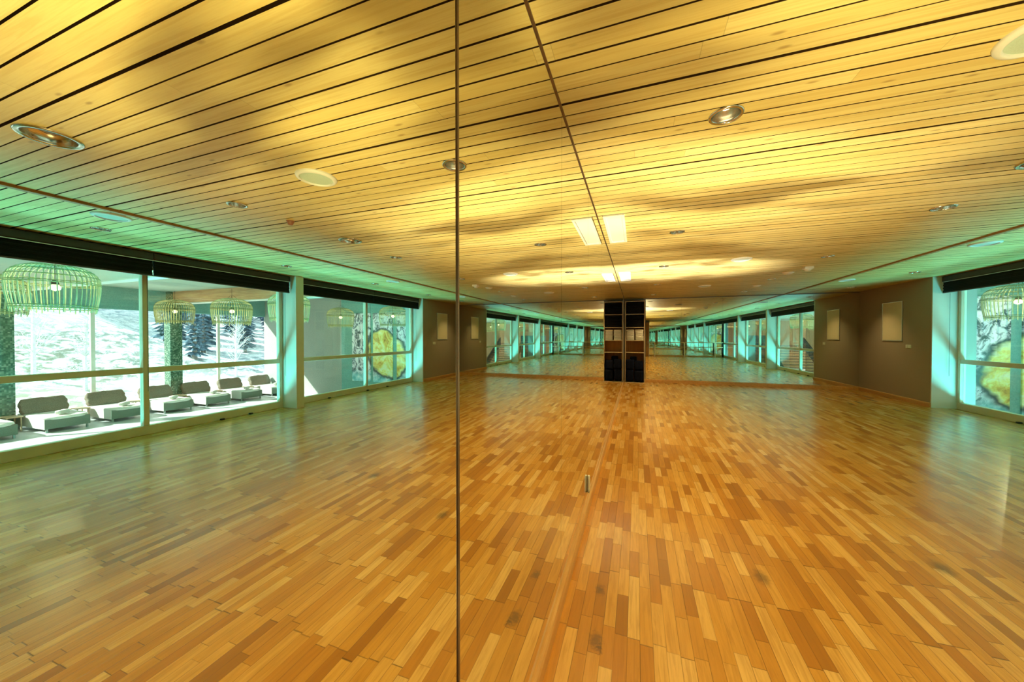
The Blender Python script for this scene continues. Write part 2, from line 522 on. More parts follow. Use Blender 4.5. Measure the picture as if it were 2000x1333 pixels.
M['warmwall'] = mat_wood('amber_wall_cladding', (.52, .30, .14), (.66, .42, .22), 2, .5)
M['rubber'] = plain('black_rubber', (.012, .011, .010), .6)
M['plastic'] = plain('white_plastic', (.85, .85, .80), .35)
M['smoke'] = plain('brown_plastic_dome', (.34, .15, .07), .35)

# ------------------------------------------------------------------ dimensions
H = 2.80
YB = -4.2
FS = 0.01
def YF(x): return 12.6 + FS * x
XG, XW = 6.35, 6.75

# ------------------------------------------------------------------ room shell
mb = MB(); mb.box(-.15, XW + .12, YB - .2, 13.0, -.12, 0.0)
floor = mb.build('floor', M['floor'], kind='structure')

# ceiling fixtures are planned first: their holes are cut out of the boards
dl = [  # x, y, outer radius, lit, label
 (.88, 2.33, .090, 1, 'small lit brushed downlight nearest the camera, right of the mirror seam'),
 (.86, 4.72, .085, 1, 'lit downlight beside the white air grille next to the mirror wall'),
 (.86, 6.92, .085, 1, 'lit downlight in the mirror-side row, in the brightest patch of ceiling'),
 (.87, 9.27, .085, 1, 'lit downlight in the mirror-side row just past the edge of the bright ceiling'),
 (.88, 11.5, .085, 1, 'lit downlight in the mirror-side row, in front of the storage shelf'),
 (.88, .02, .085, 1, 'lit downlight in the mirror-side row directly above the camera'),
 (.88, -2.3, .085, 1, 'lit downlight in the mirror-side row near the walnut cupboard'),
 (3.24, 2.32, .085, 1, 'small downlight in the middle row between the wide lamp and the brown dome'),
 (3.25, 4.71, .095, 1, 'lit middle-row downlight above and left of the nearest window blind'),
 (3.25, 6.94, .085, 1, 'lit downlight in the middle row just before the square white detector'),
 (3.21, 9.25, .080, 1, 'lit downlight in the middle row between the two oval white lamps'),
 (3.23, 11.5, .080, 1, 'lit downlight in the middle row next to the far mirror wall'),
 (3.24, -1.2, .085, 1, 'small downlight in the middle row behind the camera'),
 (3.24, -3.3, .085, 1, 'small downlight in the middle row nearest the ballet barre'),
 (5.58, 2.30, .085, 0, 'downlight in the window-side row above the left pane of the middle window'),
 (5.56, 4.62, .085, 0, 'downlight in the window-side row just before the white window pillar'),
 (5.56, 6.90, .085, 0, 'downlight in the window-side row above the window with the wall mural'),
 (5.58, 9.23, .085, 0, 'downlight in the window-side row just before the grey wall'),
 (5.63, 11.5, .085, 1, 'lit downlight in the window-side row washing the grey wall'),
 (5.58, 0.0, .085, 0, 'downlight in the window-side row beside the rear window pillar'),
 (5.58, -2.3, .085, 0, 'downlight in the window-side row above the rearmost window'),
 (3.14, 1.14, .145, 0, 'wide chrome-rimmed recessed lamp with an unlit amber lens, nearest of its kind'),
 (3.19, 3.69, .145, 0, 'wide chrome-rimmed recessed lamp with an unlit amber lens, further from the camera'),
]
spk = [
 (2.02, 2.14, .150, 'round white ceiling loudspeaker nearest the camera, cut by the photo edge'),
 (2.02, 6.72, .150, 'round white ceiling loudspeaker in the inner row, in the bright part of the ceiling'),
 (2.00, 9.95, .150, 'round white ceiling loudspeaker in the inner row, farthest from the camera'),
 (4.85, 2.10, .150, 'round white ceiling loudspeaker beyond the brown batten, nearest the camera'),
 (4.88, 6.70, .150, 'round white ceiling loudspeaker beyond the brown batten, near the white pillar'),
 (4.84, 9.97, .150, 'round white ceiling loudspeaker beyond the brown batten, next to the grey wall'),
]
holes = [(x, y, R * .86) for x, y, R, l, s in dl]

def board_mesh(x0, x1, y0, y1, z, holes):
    mb = MB(); bm = mb.bm
    def ivs(y):
        cuts = []
        for hx, hy, hr in holes:
            dy = abs(y - hy)
            if dy < hr:
                c = math.sqrt(hr * hr - dy * dy)
                if hx + c > x0 and hx - c < x1: cuts.append((hx - c, hx + c))
        cuts.sort()
        out = []; a = x0
        for c0, c1 in cuts:
            out.append((a, c0)); a = c1
        out.append((a, x1))
        return out
    i = math.floor(y0 / BP)
    while i * BP < y1:
        a = i * BP + BO; b = a + BP
        ga = .018 if i % 9 == 0 else (.0055 if i % 7 == 3 else .0098)
        gb = .018 if (i + 1) % 9 == 0 else (.006 if (i + 1) % 7 == 3 else .0098)
        a2, b2 = max(a + ga / 2, y0), min(b - gb / 2, y1)
        if b2 - a2 < .01: i += 1; continue
        near = [h for h in holes if h[1] + h[2] > a2 and h[1] - h[2] < b2 and x0 < h[0] < x1]
        dz = random.uniform(-.0012, .0012)
        n = 12 if near else 1
        for k in range(n):
            ya = a2 + (b2 - a2) * k / n; yb = a2 + (b2 - a2) * (k + 1) / n
            for xa, xb in (ivs((ya + yb) / 2) if near else [(x0, x1)]):
                vs = [bm.verts.new(p) for p in ((xa, ya, z + dz), (xb, ya, z + dz), (xb, yb, z + dz), (xa, yb, z + dz))]
                bm.faces.new(vs)
        for yy in (a2, b2):
            for xa, xb in ivs(yy):
                vs = [bm.verts.new(p) for p in ((xa, yy, z + dz), (xb, yy, z + dz), (xb, yy, z + .014), (xa, yy, z + .014))]
                bm.faces.new(vs).material_index = 1
        i += 1
    return mb
me_c = board_mesh(-.02, XW + .12, YB - .05, 12.9, H, holes)
ceiling = me_c.build('ceiling', [M['boards'], M['groove']], kind='structure')
mb = MB(); mb.box(-.15, XW + .2, YB - .2, 13.0, H + .15, H + .25)
# dark battens seen through the gaps
deck = MB()
xs = [-.02, XW + .12]
deck.box(-.15, XW + .2, YB - .2, 13.0, H + .152, H + .26)
o = deck.build('ceiling_deck', M['groove'], ceiling, kind='structure')
gl = board_mesh(-.02, XW + .12, YB - .05, 12.9, H + .013, [(x, y, r + .002) for x, y, r in holes])
o = gl.build('board_underlay', [M['groove'], M['groove']], ceiling, kind='structure')
mb.bm.free()

MB().box(4.540, 4.598, YB, YF(4.57), H - .024, H + .005).build('trim_1', M['trimwood'], kind='structure')
MB().box(-.004, .007, YB, 12.6, H - .008, H + .004).build('trim_2', M['bronze'], kind='structure', bevel=.002)

MB().box(-.20, -.012, YB - .2, 13.0, 0, H + .02).build('wall_left', M['grey2'], kind='structure')
MB().box(-.20, XW + .3, YB - .25, YB - .012, 0, H + .02).build('wall_back', M['grey2'], kind='structure')
mb = MB()
vs = [(-.2, YF(-.2) + .012), (7.0, YF(7.0) + .012), (7.0, 13.2), (-.2, 13.2)]
lo = [mb.bm.verts.new((x, y, -.02)) for x, y in vs]; hi = [mb.bm.verts.new((x, y, H + .02)) for x, y in vs]
mb.bm.faces.new(lo); mb.bm.faces.new(hi)
for k in range(4): mb.bm.faces.new((lo[k], lo[(k + 1) % 4], hi[(k + 1) % 4], hi[k]))
mb.build('wall_front', M['grey2'], kind='structure')
MB().box(XG, XW + .3, 10.10, 13.2, 0, H + .012).build('wall_right', [M['grey']], kind='structure')
# painted return at the end of the grey wall
MB().box(XG - .001, XW + .05, 10.075, 10.10, 0, H).build('trim_3', M['white'], kind='structure')
# header above the windows
MB().box(XW - .02, XW + .16, YB - .2, 10.09, 2.62, H + .02).build('wall_above_windows', M['grey2'], kind='structure')

# skirtings
def skirt(name, pts, n, **kw):
    mb = MB()
    (ax, ay), (bx_, by) = pts
    prof = [(0, 0), (.024, 0), (.024, .075), (.020, .092), (.010, .100), (0, .100)]
    A = [mb.bm.verts.new((ax + n[0] * p, ay + n[1] * p, z)) for p, z in prof]
    B = [mb.bm.verts.new((bx_ + n[0] * p, by + n[1] * p, z)) for p, z in prof]
    for k in range(len(prof)):
        k2 = (k + 1) % len(prof)
        mb.bm.faces.new((A[k], A[k2], B[k2], B[k]))
    mb.bm.faces.new(A); mb.bm.faces.new(B[::-1])
    return mb.build(name, M['base'], kind='structure')
skirt('baseboard_left', [(-.004, YB), (-.004, 12.05)], (1, 0))
skirt('baseboard_front', [(.66, YF(.66) + .004), (XG, YF(XG) + .004)], (0, -1))
skirt('baseboard_right', [(XG + .004, 10.09), (XG + .004, YF(XG))], (-1, 0))
skirt('baseboard_back', [(1.7, YB - .004), (XW, YB - .004)], (0, 1))

# ------------------------------------------------------------------ mirrors
seams = [-4.19, -2.95, -1.72, -.49, .745, 1.965, 3.10, 4.38, 5.54, 6.75, 7.95, 9.15, 10.35, 11.50]
names_l = ['tall wall mirror panel behind the camera, rearmost of the mirror wall',
 'tall wall mirror panel behind the camera, second from the back corner',
 'tall wall mirror panel behind the camera, third from the back corner',
 'big wall mirror panel left of the dark metal seam, reflecting the loungers',
 'wall mirror panel right of the dark metal seam, reflecting the grey wall corner',
 'narrow-looking wall mirror panel that ends at the seam with the white clip',
 'wall mirror panel just beyond the white clip at the skirting',
 'wall mirror panel beside the long white air grille, fourth beyond the dark metal seam',
 'wall mirror panel fifth beyond the dark metal seam',
 'wall mirror panel sixth beyond the dark metal seam',
 'wall mirror panel seventh beyond the dark metal seam',
 'wall mirror panel third from the storage shelf',
 'wall mirror panel second from the storage shelf']
for k in range(len(seams) - 1):
    a, b = seams[k] + .002, seams[k + 1] - .002
    if k == 3: b -= .004
    if k == 4: a += .003
    mb = MB(); mb.box(-.0075, 0.0, a, b, .102, H - .004)
    mb.build('wall_mirror', M['mirror'], label=names_l[k], cat='mirror', group='mirror panels of the side wall')
MB().box(-.006, .0035, .7405, .7478, .10, H - .004).build('metal_strip', M['bronze'], label='dark brown metal strip between the two nearest mirror panels', cat='metal strip', bevel=.001)
# end strip beside the shelf
MB().box(-.010, .006, 11.503, 12.12, 0, H - .004).build('wall_cover_strip', M['grey2'], label='narrow grey strip at the end of the mirror wall beside the storage shelf', cat='wall strip')

fx = [.68, 1.76, 2.94, 4.12, 5.27, 6.345]
nf = ['far wall mirror panel next to the storage shelf', 'far wall mirror panel second from the storage shelf', 'far wall mirror panel in the middle of the far wall',
      'far wall mirror panel second from the grey wall', 'far wall mirror panel touching the grey wall corner']
for k in range(5):
    a, b = fx[k] + .001, fx[k + 1] - .001
    mb = MB()
    P = [(a, YF(a)), (b, YF(b)), (b, YF(b) + .008), (a, YF(a) + .008)]
    lo = [mb.bm.verts.new((x, y, .102)) for x, y in P]; hi = [mb.bm.verts.new((x, y, H - .03)) for x, y in P]
    mb.bm.faces.new(lo); mb.bm.faces.new(hi)
    for q in range(4): mb.bm.faces.new((lo[q], lo[(q + 1) % 4], hi[(q + 1) % 4], hi[q]))
    mb.build('wall_mirror', M['mirror'], label=nf[k], cat='mirror', group='mirror panels of the far wall')
bxs = [1.66, 2.9, 4.15, 5.4, 6.65]
nb = ['back wall mirror panel beside the walnut cupboard', 'back wall mirror panel behind the barre, second from the cupboard',
      'back wall mirror panel behind the barre, second from the windows', 'back wall mirror panel next to the windows']
for k in range(4):
    MB().box(bxs[k] + .001, bxs[k + 1] - .001, YB - .008, YB, .102, H - .03).build('wall_mirror', M['mirror'], label=nb[k], cat='mirror', group='mirror panels of the back wall')
MB().box(6.65, XW, YB - .02, YB + .05, 0, H).build('trim_4', M['blind'], kind='structure')

# white clip on the mirror
t = empty('mirror_clip', (0, 3.10, .16), label='small white plastic clip at the foot of a mirror seam above the skirting', cat='clip')
MB().cushion(.0, .022, -.016, .016, .0, .15, n=5).build('body', M['plastic'], t, smooth=True)

# ------------------------------------------------------------------ windows
def window(idx, y0, y1, parts):
    w = empty('window_%d' % idx, (XW, y0, 0), kind='structure')
    def B(*a): return (a[0] - XW, a[1] - XW, a[2] - y0, a[3] - y0, a[4], a[5])
    mb = MB()
    mb.box(*B(XW, XW + .09, y0, y1, 0, .14))
    mb.box(*B(XW, XW + .09, y0, y1, 2.56, 2.66))
    mb.box(*B(XW, XW + .09, y0, y0 + .07, .14, 2.56))
    mb.box(*B(XW, XW + .09, y1 - .07, y1, .14, 2.56))
    mb.build('frame', M['frame'], w, bevel=.006)
    ms = [y0 + .07] + parts + [y1 - .07]
    for m_ in parts:
        MB().box(*B(XW - .005, XW + .09, m_ - .035, m_ + .035, .14, 2.56)).build('mullion', M['frame'], w, bevel=.006)
    for a, b in zip(ms, ms[1:]):
        a += .035 if a != ms[0] else 0; b -= .035 if b != ms[-1] else 0
        MB().box(*B(XW + .005, XW + .085, a, b, .955, 1.045)).build('transom', M['frame'], w, bevel=.006)
        MB().box(*B(XW + .045, XW + .053, a, b, .13, .96)).build('pane', M['glass'], w)
        MB().box(*B(XW + .045, XW + .053, a, b, 1.04, 2.57)).build('pane', M['glass'], w)
    return w
window(1, 5.62, 10.078, [7.93])
window(2, .99, 5.44, [3.215])
window(3, YB, .81, [-1.55])

# pillars between windows
def pillar(y0, y1, lab):
    p = empty('window_pillar', (XG, y0, 0), label=lab, cat='pillar', group='white pillars between the windows')
    MB().box(0, XW + .12 - XG, 0, y1 - y0, 0, H - .001).build('shaft', M['white'], p, bevel=.004)
pillar(5.44, 5.62, 'white square pillar between the loungers window and the mural window')
pillar(.81, .99, 'white square pillar between the two rear windows')

# roller blinds
def blind(y0, y1, lab):
    b = empty('roller_blind', (6.50, y0, 2.44), label=lab, cat='blind', group='black roller blinds rolled up over the windows')
    L = y1 - y0
    mb = MB(); mb.box(-.02, .19, 0, L, .24, .352)
    mb.build('cassette', M['blindhead'], b, bevel=.012)
    mb = MB()
    N = 7
    for k in range(N):   # folds of cloth
        z0 = .02 + k * .032
        mb.box(-.004 + .008 * (k % 2), .03 + .006 * (k % 2), .01, L - .01, z0, z0 + .034)
    mb.build('cloth', M['blind'], b, bevel=.004)
    MB().box(.0, .028, .005, L - .005, 0, .02).build('bottom_bar', M['blindhead'], b)
    MB().box(-.026, -.018, .0, L, .226, .234).build('rail', M['alu'], b, label='thin pale aluminium rail')
    MB().tube([(.10, L - .03, .0), (.10, L - .03, -1.75)], .003, 4).build('cord', M['rubber'], b)
blind(7.932, 10.07, 'black rolled-up blind over the pane nearest the grey wall')
blind(5.64, 7.93, 'black rolled-up blind on the far side of the white pillar')
blind(3.204, 5.42, 'black rolled-up blind over the pane just before the white pillar')
blind(1.01, 3.202, 'black rolled-up blind at the left edge of the photo')
blind(-1.549, .79, 'black rolled-up blind over the rear window next to the rear pillar')
blind(YB + .05, -1.551, 'black rolled-up blind over the rearmost pane beside the barre')

# small door stops / cable ends on the floor by the windows
for y, lab in [(7.93, 'black rubber stop on the floor below the mural window mullion'), (8.75, 'black rubber stop on the floor below the pane next to the grey wall'),
               (6.62, 'black rubber stop on the floor just past the white pillar'), (4.25, 'black rubber stop on the floor below the loungers window, nearer one'),
               (4.75, 'black rubber stop on the floor below the loungers window, nearer the pillar'), (-.6, 'black rubber stop on the floor below the rear window')]:
    MB().cushion(XW - .06, XW - .005, y - .03, y + .03, 0, .028, n=3).build('door_stop', M['rubber'], smooth=True, label=lab, cat='door stop', group='door stops along the windows')

# ------------------------------------------------------------------ ceiling fixtures
def downlight(x, y, R, lit, lab):
    big = R > .12
    t = empty('recessed_lamp' if big else 'downlight', (x, y, H), label=lab, cat='ceiling light', group='wide recessed lamps' if big else 'small round downlights')
    r = R * .78
    MB().lathe([(R * .84, .004), (R, .0), (R, -.005), (R * .95, -.010), (R * .80, -.010), (r, -.003), (r, .008)], 40).build('rim', M['chrome'], t, smooth=True)
    dep = .075
    prof = [(r, .006), (r * .97, dep * .35), (r * .85, dep * .7), (r * .55, dep)]
    MB().lathe(prof, 40).build('reflector', M['chrome'], t, smooth=True)
    if big:
        MB().lathe([(r * .60, dep + .002), (r * .55, dep * .55), (r * .3, dep * .35), (0, dep * .30)], 32).build('lens', M['offbulb'], t, smooth=True)
    else:
        MB().lathe([(r * .58, dep + .002), (r * .52, dep * .62), (r * .3, dep * .48), (0, dep * .45)], 32).build('bulb', M['bulb'] if lit else M['offbulb'], t, smooth=True)
    return t
for a in dl: downlight(*a)
for x, y, R, lit, lab in dl:
    if not lit: continue
    e = 120 if x < 2 else ((45 if y > 9 else 26) if x < 5 else 45)
    o = light('downlight_beam', 'SPOT', (x, y, H - .012), e, (1.0, .72, .27), spot_size=math.radians(98), spot_blend=.9, shadow_soft_size=.03)

def speaker(x, y, R, lab):
    t = empty('ceiling_speaker', (x, y, H), label=lab, cat='loudspeaker', group='round ceiling loudspeakers')
    MB().lathe([(R * .78, -.006), (R * .80, -.020), (R * .84, -.022), (R * .97, -.014), (R, -.006), (R, .002)], 48).build('rim', M['ringw'], t, smooth=True)
    MB().lathe([(0, -.0115), (R * .80, -.0095)], 48).build('grille', M['grille'], t, smooth=True)
for a in spk: speaker(*a)

def grille(x0, x1, y0, y1, lab):
    t = empty('air_grille', (x0, y0, H), label=lab, cat='air vent', group='white ceiling air grilles along the mirror')
    w, l = x1 - x0, y1 - y0
    mb = MB()
    mb.box(0, w, 0, .045, -.016, .002); mb.box(0, w, l - .045, l, -.016, .002)
    mb.box(0, .03, .045, l - .045, -.016, .002); mb.box(w - .03, w, .045, l - .045, -.016, .002)
    mb.build('frame', M['panelw'], t, bevel=.003)
    MB().box(.03, w - .03, .045, l - .045, -.006, .001).build('diffuser', M['panelw'], t)
grille(.055, .275, 3.83, 4.94, 'long white air grille on the ceiling against the mirror, nearer one')
grille(.055, .275, 7.30, 8.40, 'long white air grille on the ceiling against the mirror, in the brightest patch')

def detector(name, x, y, r, h, mat, lab, cat):
    t = empty(name, (x, y, H), label=lab, cat=cat)
    MB().lathe([(r, .001), (r, -h * .35), (r * .86, -h * .5), (r * .7, -h * .9), (r * .4, -h), (0, -h)], 32).build('housing', mat, t, smooth=True)
    MB().lathe([(r * 1.15, .001), (r * 1.15, -.006), (r, -.008)], 32).build('base', mat, t, smooth=True)
detector('smoke_detector', 3.21, 2.85, .035, .045, M['smoke'], 'small brown dome detector on the ceiling', 'smoke detector')
detector('motion_sensor', 3.24, 8.45, .085, .035, M['plastic'], 'oval white ceiling lamp just beyond the square detector', 'ceiling sensor')
detector('motion_sensor', 3.21, 10.31, .085, .035, M['plastic'], 'oval white ceiling lamp nearest the far mirror wall', 'ceiling sensor')
t = empty('fire_detector', (3.35, 7.89, H), label='square white detector box hanging just under the middle of the ceiling', cat='smoke detector')
MB().box(-.07, .07, -.07, .07, -.045, .002).build('housing', M['plastic'], t, bevel=.01)
MB().lathe([(.05, -.045), (.045, -.065), (.02, -.075), (0, -.075)], 24).build('sensor_head', M['ringw'], t, smooth=True)

# ------------------------------------------------------------------ grey wall: board + switch
t = empty('pin_board', (XG, 10.97, 1.43), label='blank cream board in a thin light frame on the grey wall', cat='board')
MB().box(-.012, 0, .0, .69, 0, .93).build('sheet', M['cream'], t)
mb = MB(); mb.box(-.018, .0, -.012, 0, -.012, .942); mb.box(-.018, .0, .69, .702, -.012, .942)
mb.box(-.018, 0, 0, .69, -.012, 0); mb.box(-.018, 0, 0, .69, .93, .942)
mb.build('frame', M['alu'], t)
t = empty('light_switch', (XG, 10.68, 1.25), label='white double switch plate on the grey wall below the cream board', cat='switch')
MB().box(-.009, 0, 0, .17, 0, .085).build('plate', M['plastic'], t, bevel=.003)
for a in (.012, .092):
    MB().box(-.014, -.008, a, a + .066, .012, .073).build('rocker', M['plastic'], t, bevel=.002)

# ------------------------------------------------------------------ storage shelf with its contents
SX0, SX1, SY0, SY1 = .035, .645, 12.16, 12.585
t = empty('storage_shelf', (SX0, SY0, 0), label='tall open wooden shelf unit in the corner between the mirror walls', cat='shelf')
w, dp = SX1 - SX0, SY1 - SY0
for a in (0, w - .02):
    MB().box(a, a + .02, 0, dp, 0, 2.69).build('side_panel', M['shelf'], t, bevel=.001)
MB().box(.02, w - .02, dp - .01, dp, .02, 2.67).build('back_panel', M['shelfback'], t)
LV = [0.0, .985, 1.385, 1.815, 2.245, 2.67]
for z in LV:
    MB().box(.02, w - .02, 0, dp - .01, z, z + .02).build('shelf_board', M['shelf'], t, bevel=.001)
# black foam mats
def mats(z0, n, key):
    for k in range(n):
        o = MB().cushion(SX0 + .03, SX1 - .03, SY0 + .015, SY1 - .03, z0 + k * .042, z0 + .043 + k * .042, n=4, wr=.02, seed=k).build('folded_mat', M['blackmat'], smooth=True,
            label='black folded exercise mat %s of the storage shelf, %s' % (key, ['bottom of the pile', 'second from the bottom', 'third from the bottom', 'fourth from the bottom', 'middle of the pile', 'fourth from the top', 'third from the top', 'second from the top', 'top of the pile'][k]), cat='exercise mat', group='black mats on the shelf unit')
mats(2.266, 9, 'in the top bay')
mats(1.836, 9, 'in the second bay')
for j, (xa, xb, lab) in enumerate([(SX0 + .03, SX0 + .295, 'left'), (SX0 + .31, SX1 - .03, 'right')]):
    for k in range(8):
        z = 1.406 + k * .043
        MB().cushion(xa + random.uniform(0, .008), xb - random.uniform(0, .008), SY0 + .02, SY1 - .06, z, z + .044, n=5, wr=.03, seed=30 + 9 * j + k).build('folded_towel', M['towel'], smooth=True,
            label='folded white towel in the %s stack on the storage shelf, %s' % (lab, ['lowest of eight', 'second from the bottom', 'third from the bottom', 'fourth from the bottom', 'fourth from the top', 'third from the top', 'second from the top', 'topmost of eight'][k]),
            cat='towel', group='white towels on the shelf unit')
for (cx, cy_, cz, rx, ry, rz_, lab) in [
    (.18, 12.33, .235, .135, .17, .215, 'lower left'), (.47, 12.33, .225, .155, .17, .205, 'lower right'),
    (.19, 12.31, .60, .145, .15, .185, 'upper left'), (.47, 12.33, .575, .150, .16, .165, 'upper right'), (.30, 12.36, .77, .12, .11, .10, 'topmost small')]:
    MB().cushion(cx - rx * .90, cx + rx * .90, cy_ - ry * .90, cy_ + ry * .90, cz - rz_ * .90, cz + rz_ * .90, n=8, wr=.05, seed=int(cx * 100 + cz * 10)).build('navy_sack', M['navy'], smooth=True,
        label='%s dark navy stuffed sack at the bottom of the storage shelf' % lab, cat='sack', group='navy sacks in the shelf unit')

# ------------------------------------------------------------------ back of the room
t = empty('cupboard', (0.01, YB, 0), label='tall walnut cupboard in the back corner beside the barre', cat='cupboard')
MB().box(0, 1.60, 0, .48, 0, 2.62).build('body', M['cab'], t, bevel=.004)
for k in range(3):
    d = MB().box(.01 + k * .53, .52 + k * .53, .48, .50, .04, 2.60).build('door', M['cab'], t, bevel=.003)
    MB().tube([(.47 + k * .53, .525, 1.0), (.47 + k * .53, .525, 1.2)], .008, 8).build('handle', M['alu'], d)
MB().box(1.60, 1.63, 0, .50, 0, 2.62).build('end_panel', M['white'], t, label='white end panel')
t = empty('ballet_barre', (1.7, YB + .30, 0), label='long pale wooden ballet barre on posts in front of the back mirrors', cat='ballet barre')
MB().tube([(0, 0, 1.07), (4.95, 0, 1.07)], .024, 12).build('rail', M['barre'], t, smooth=True)
MB().tube([(0, .0, .72), (4.95, 0, .72)], .018, 10).build('lower_rail', M['barre'], t, smooth=True)
for x in (.33, 2.40, 4.45):
    MB().box(x - .035, x + .035, -.03, .03, 0, 1.05).build('post', M['postw'], t, bevel=.004)

# ------------------------------------------------------------------ the rest hall beyond the windows
ZS = -1.15
XO = 16.8
MB().box(XW + .10, XO + 2.2, -12, 12.1, ZS - .2, ZS).build('hall_floor', M['stonef'], kind='structure')
MB().box(XW + .05, XW + .12, -12, 12.1, ZS, 0.0).build('hall_plinth', M['conc'], kind='structure')
MB().box(XW + .16, XO + .1, -12, 12.1, 3.25, 3.45).build('hall_ceiling', M['spaceil'], kind='structure')
MB().box(XW + .12, XW + .2, -12, 12.1, 2.66, 3.3).build('hall_fascia', M['conc'], kind='structure')
MB().box(7.05, 11.9, 12.10, 12.4, ZS, 3.3).build('hall_end_wall', M['teal'], kind='structure')
MB().box(11.9, XO - .05, 12.10, 12.4, ZS, 3.3).build('hall_end_wall_pale', M['conc'], kind='structure')
MB().box(XW + .1, XO, -12.3, -12, ZS, 3.3).build('hall_rear_wall', M['warmwall'], kind='structure')
MB().box(XO - .12, XO + .15, -12, 12.1, 2.48, 3.28).build('hall_header', M['teal'], kind='structure')
MB().box(XO - .05, XO + .10, -12, 12.1, ZS, ZS + .08).build('hall_sill', M['beamw'], kind='structure')
for k, y in enumerate((8.47, 4.52, .57, -3.4, -7.4)):
    lab = ['mosaic-clad pillar behind the third lounger from the pale wall', 'mosaic-clad pillar at the left edge of the photo', 'mosaic-clad pillar level with the rear window pillar',
           'mosaic-clad pillar in front of the stairs', 'mosaic-clad pillar farthest back in the hall'][k]
    p = empty('mosaic_pillar', (XO - .18, y, ZS), label=lab, cat='pillar', group='green mosaic pillars of the hall')
    MB().box(-.19, .19, -.19, .19, 0, 4.4).build('shaft', M['mosaic'], p)
    bmt = M['glulam'] if k == 0 else M['beamw']
    bb = empty('cross_beam', (XW + .2, y, 2.80), label=['spruce glulam beam across the hall ceiling', 'white painted beam across the hall ceiling at the left edge', 'white painted beam over the rear pillar',
            'white painted beam near the stairs', 'white painted beam farthest back'][k], cat='beam', group='cross beams of the hall ceiling')
    MB().box(0, XO - XW - .35, -.09, .09, 0, .45).build('beam', bmt, bb)
    MB().box(0, XO - XW - .35, -.11, .11, -.035, 0).build('lower_flange', M['beamw'], bb)
for k, y in enumerate((10.14, 6.38, 2.55, -1.4, -5.4)):
    g = empty('outer_window', (XO, y, ZS), label=['slim white glazing post next to the pale end wall', 'slim white glazing post between the two nearest mosaic pillars', 'slim white glazing post left of the photo',
            'slim white glazing post near the stairs', 'slim white glazing post farthest back'][k], cat='window post', group='outer glazing posts of the hall')
    MB().box(-.03, .05, -.05, .05, .08, 3.63).build('post', M['beamw'], g)
    MB().box(0, .012, -1.75, 1.85, .08, 3.63).build('pane', M['glass2'], g)

for y0, y1, lab in ((6.3, 9.2, 'long grey linear uplight on the hall plinth below the mural window'), (1.7, 4.8, 'long grey linear uplight on the hall plinth below the loungers window'), (-3.5, .1, 'long grey linear uplight on the hall plinth below the rear window')):
    t = empty('linear_uplight', (7.66, y0, -.80), label=lab, cat='light fitting', group='linear uplights along the hall plinth')  # added housings for the sill fill lamps, unseen from the camera
    MB().box(-.28, .28, -.02, y1 - y0 + .02, -.20, -.14).build('housing', M['alu'], t, bevel=.006)
    for q in range(4):
        MB().box(-.07, -.03, .3 + q * (y1 - y0 - .7) / 3, .4 + q * (y1 - y0 - .7) / 3, -.35, -.19).build('bracket', M['alu'], t)

# wall print in three panels
for a, b, lab in ((8.17, 8.94, 'right-hand panel of the three-part log print, nearest the mural window edge'), (9.15, 10.15, 'middle and widest panel of the three-part log print on the teal wall'), (10.29, 11.27, 'panel of the three-part log print next to the bare teal wall')):
    MB().box(a, b, 12.06, 12.10, -.40, 2.52).build('wall_print', M['mural'], label=lab, cat='wall print', group='three-part log print')

# loungers
def lounger():
    t = empty('sun_lounger', (0, 0, ZS), cat='sun lounger', group='row of canvas loungers in the hall')
    w, L = .86, 1.78
    MB().box(0, w, 0, L, .10, .37).build('base', M['wicker'], t, bevel=.012)
    MB().cushion(-.012, w + .012, -.012, L, .33, .435, n=6, wr=.004).build('mattress', M['mattress'], t, smooth=True)
    MB().box(w - .004, w + .008, .0, L, .10, .38).build('side_drape', M['mattress'], t, bevel=.004)
    R = Matrix.Translation((0, L - .50, .43)) @ Matrix.Rotation(math.radians(-30), 4, 'X')
    MB().cushion(-.02, w + .02, -.10, .12, -.04, .46, n=10, wr=.07, M=R, seed=5).build('backrest_cushion', M['pillow'], t, smooth=True)
    for x in (.05, w - .05):
        for y in (.06, L - .06):
            MB().box(x - .02, x + .02, y - .02, y + .02, 0, .105).build('leg', M['leg'], t)
    return t
proto = lounger()
fl = [(11.13, 'canvas lounger nearest the pale end wall', 'nearest the pale end wall'),
      (9.85, 'canvas lounger second from the pale end wall', 'second from the pale end wall'),
      (8.60, 'canvas lounger just past the mosaic pillar', 'just past the mosaic pillar'),
      (7.34, 'canvas lounger behind the mullion of the middle window', 'behind the window mullion'),
      (6.06, 'canvas lounger second from the left edge, beside a teak table', 'second from the left edge'),
      (4.76, 'large-looking canvas lounger near the left edge of the photo', 'near the left edge'),
      (3.46, 'canvas lounger cut by the left edge of the photo', 'cut by the left edge'),
      (2.16, 'canvas lounger level with the rear window pillar', 'level with the rear pillar'),
      (.86, 'canvas lounger rearmost in the row', 'rearmost in the row')]
LX = 14.92
towel0 = table0 = None
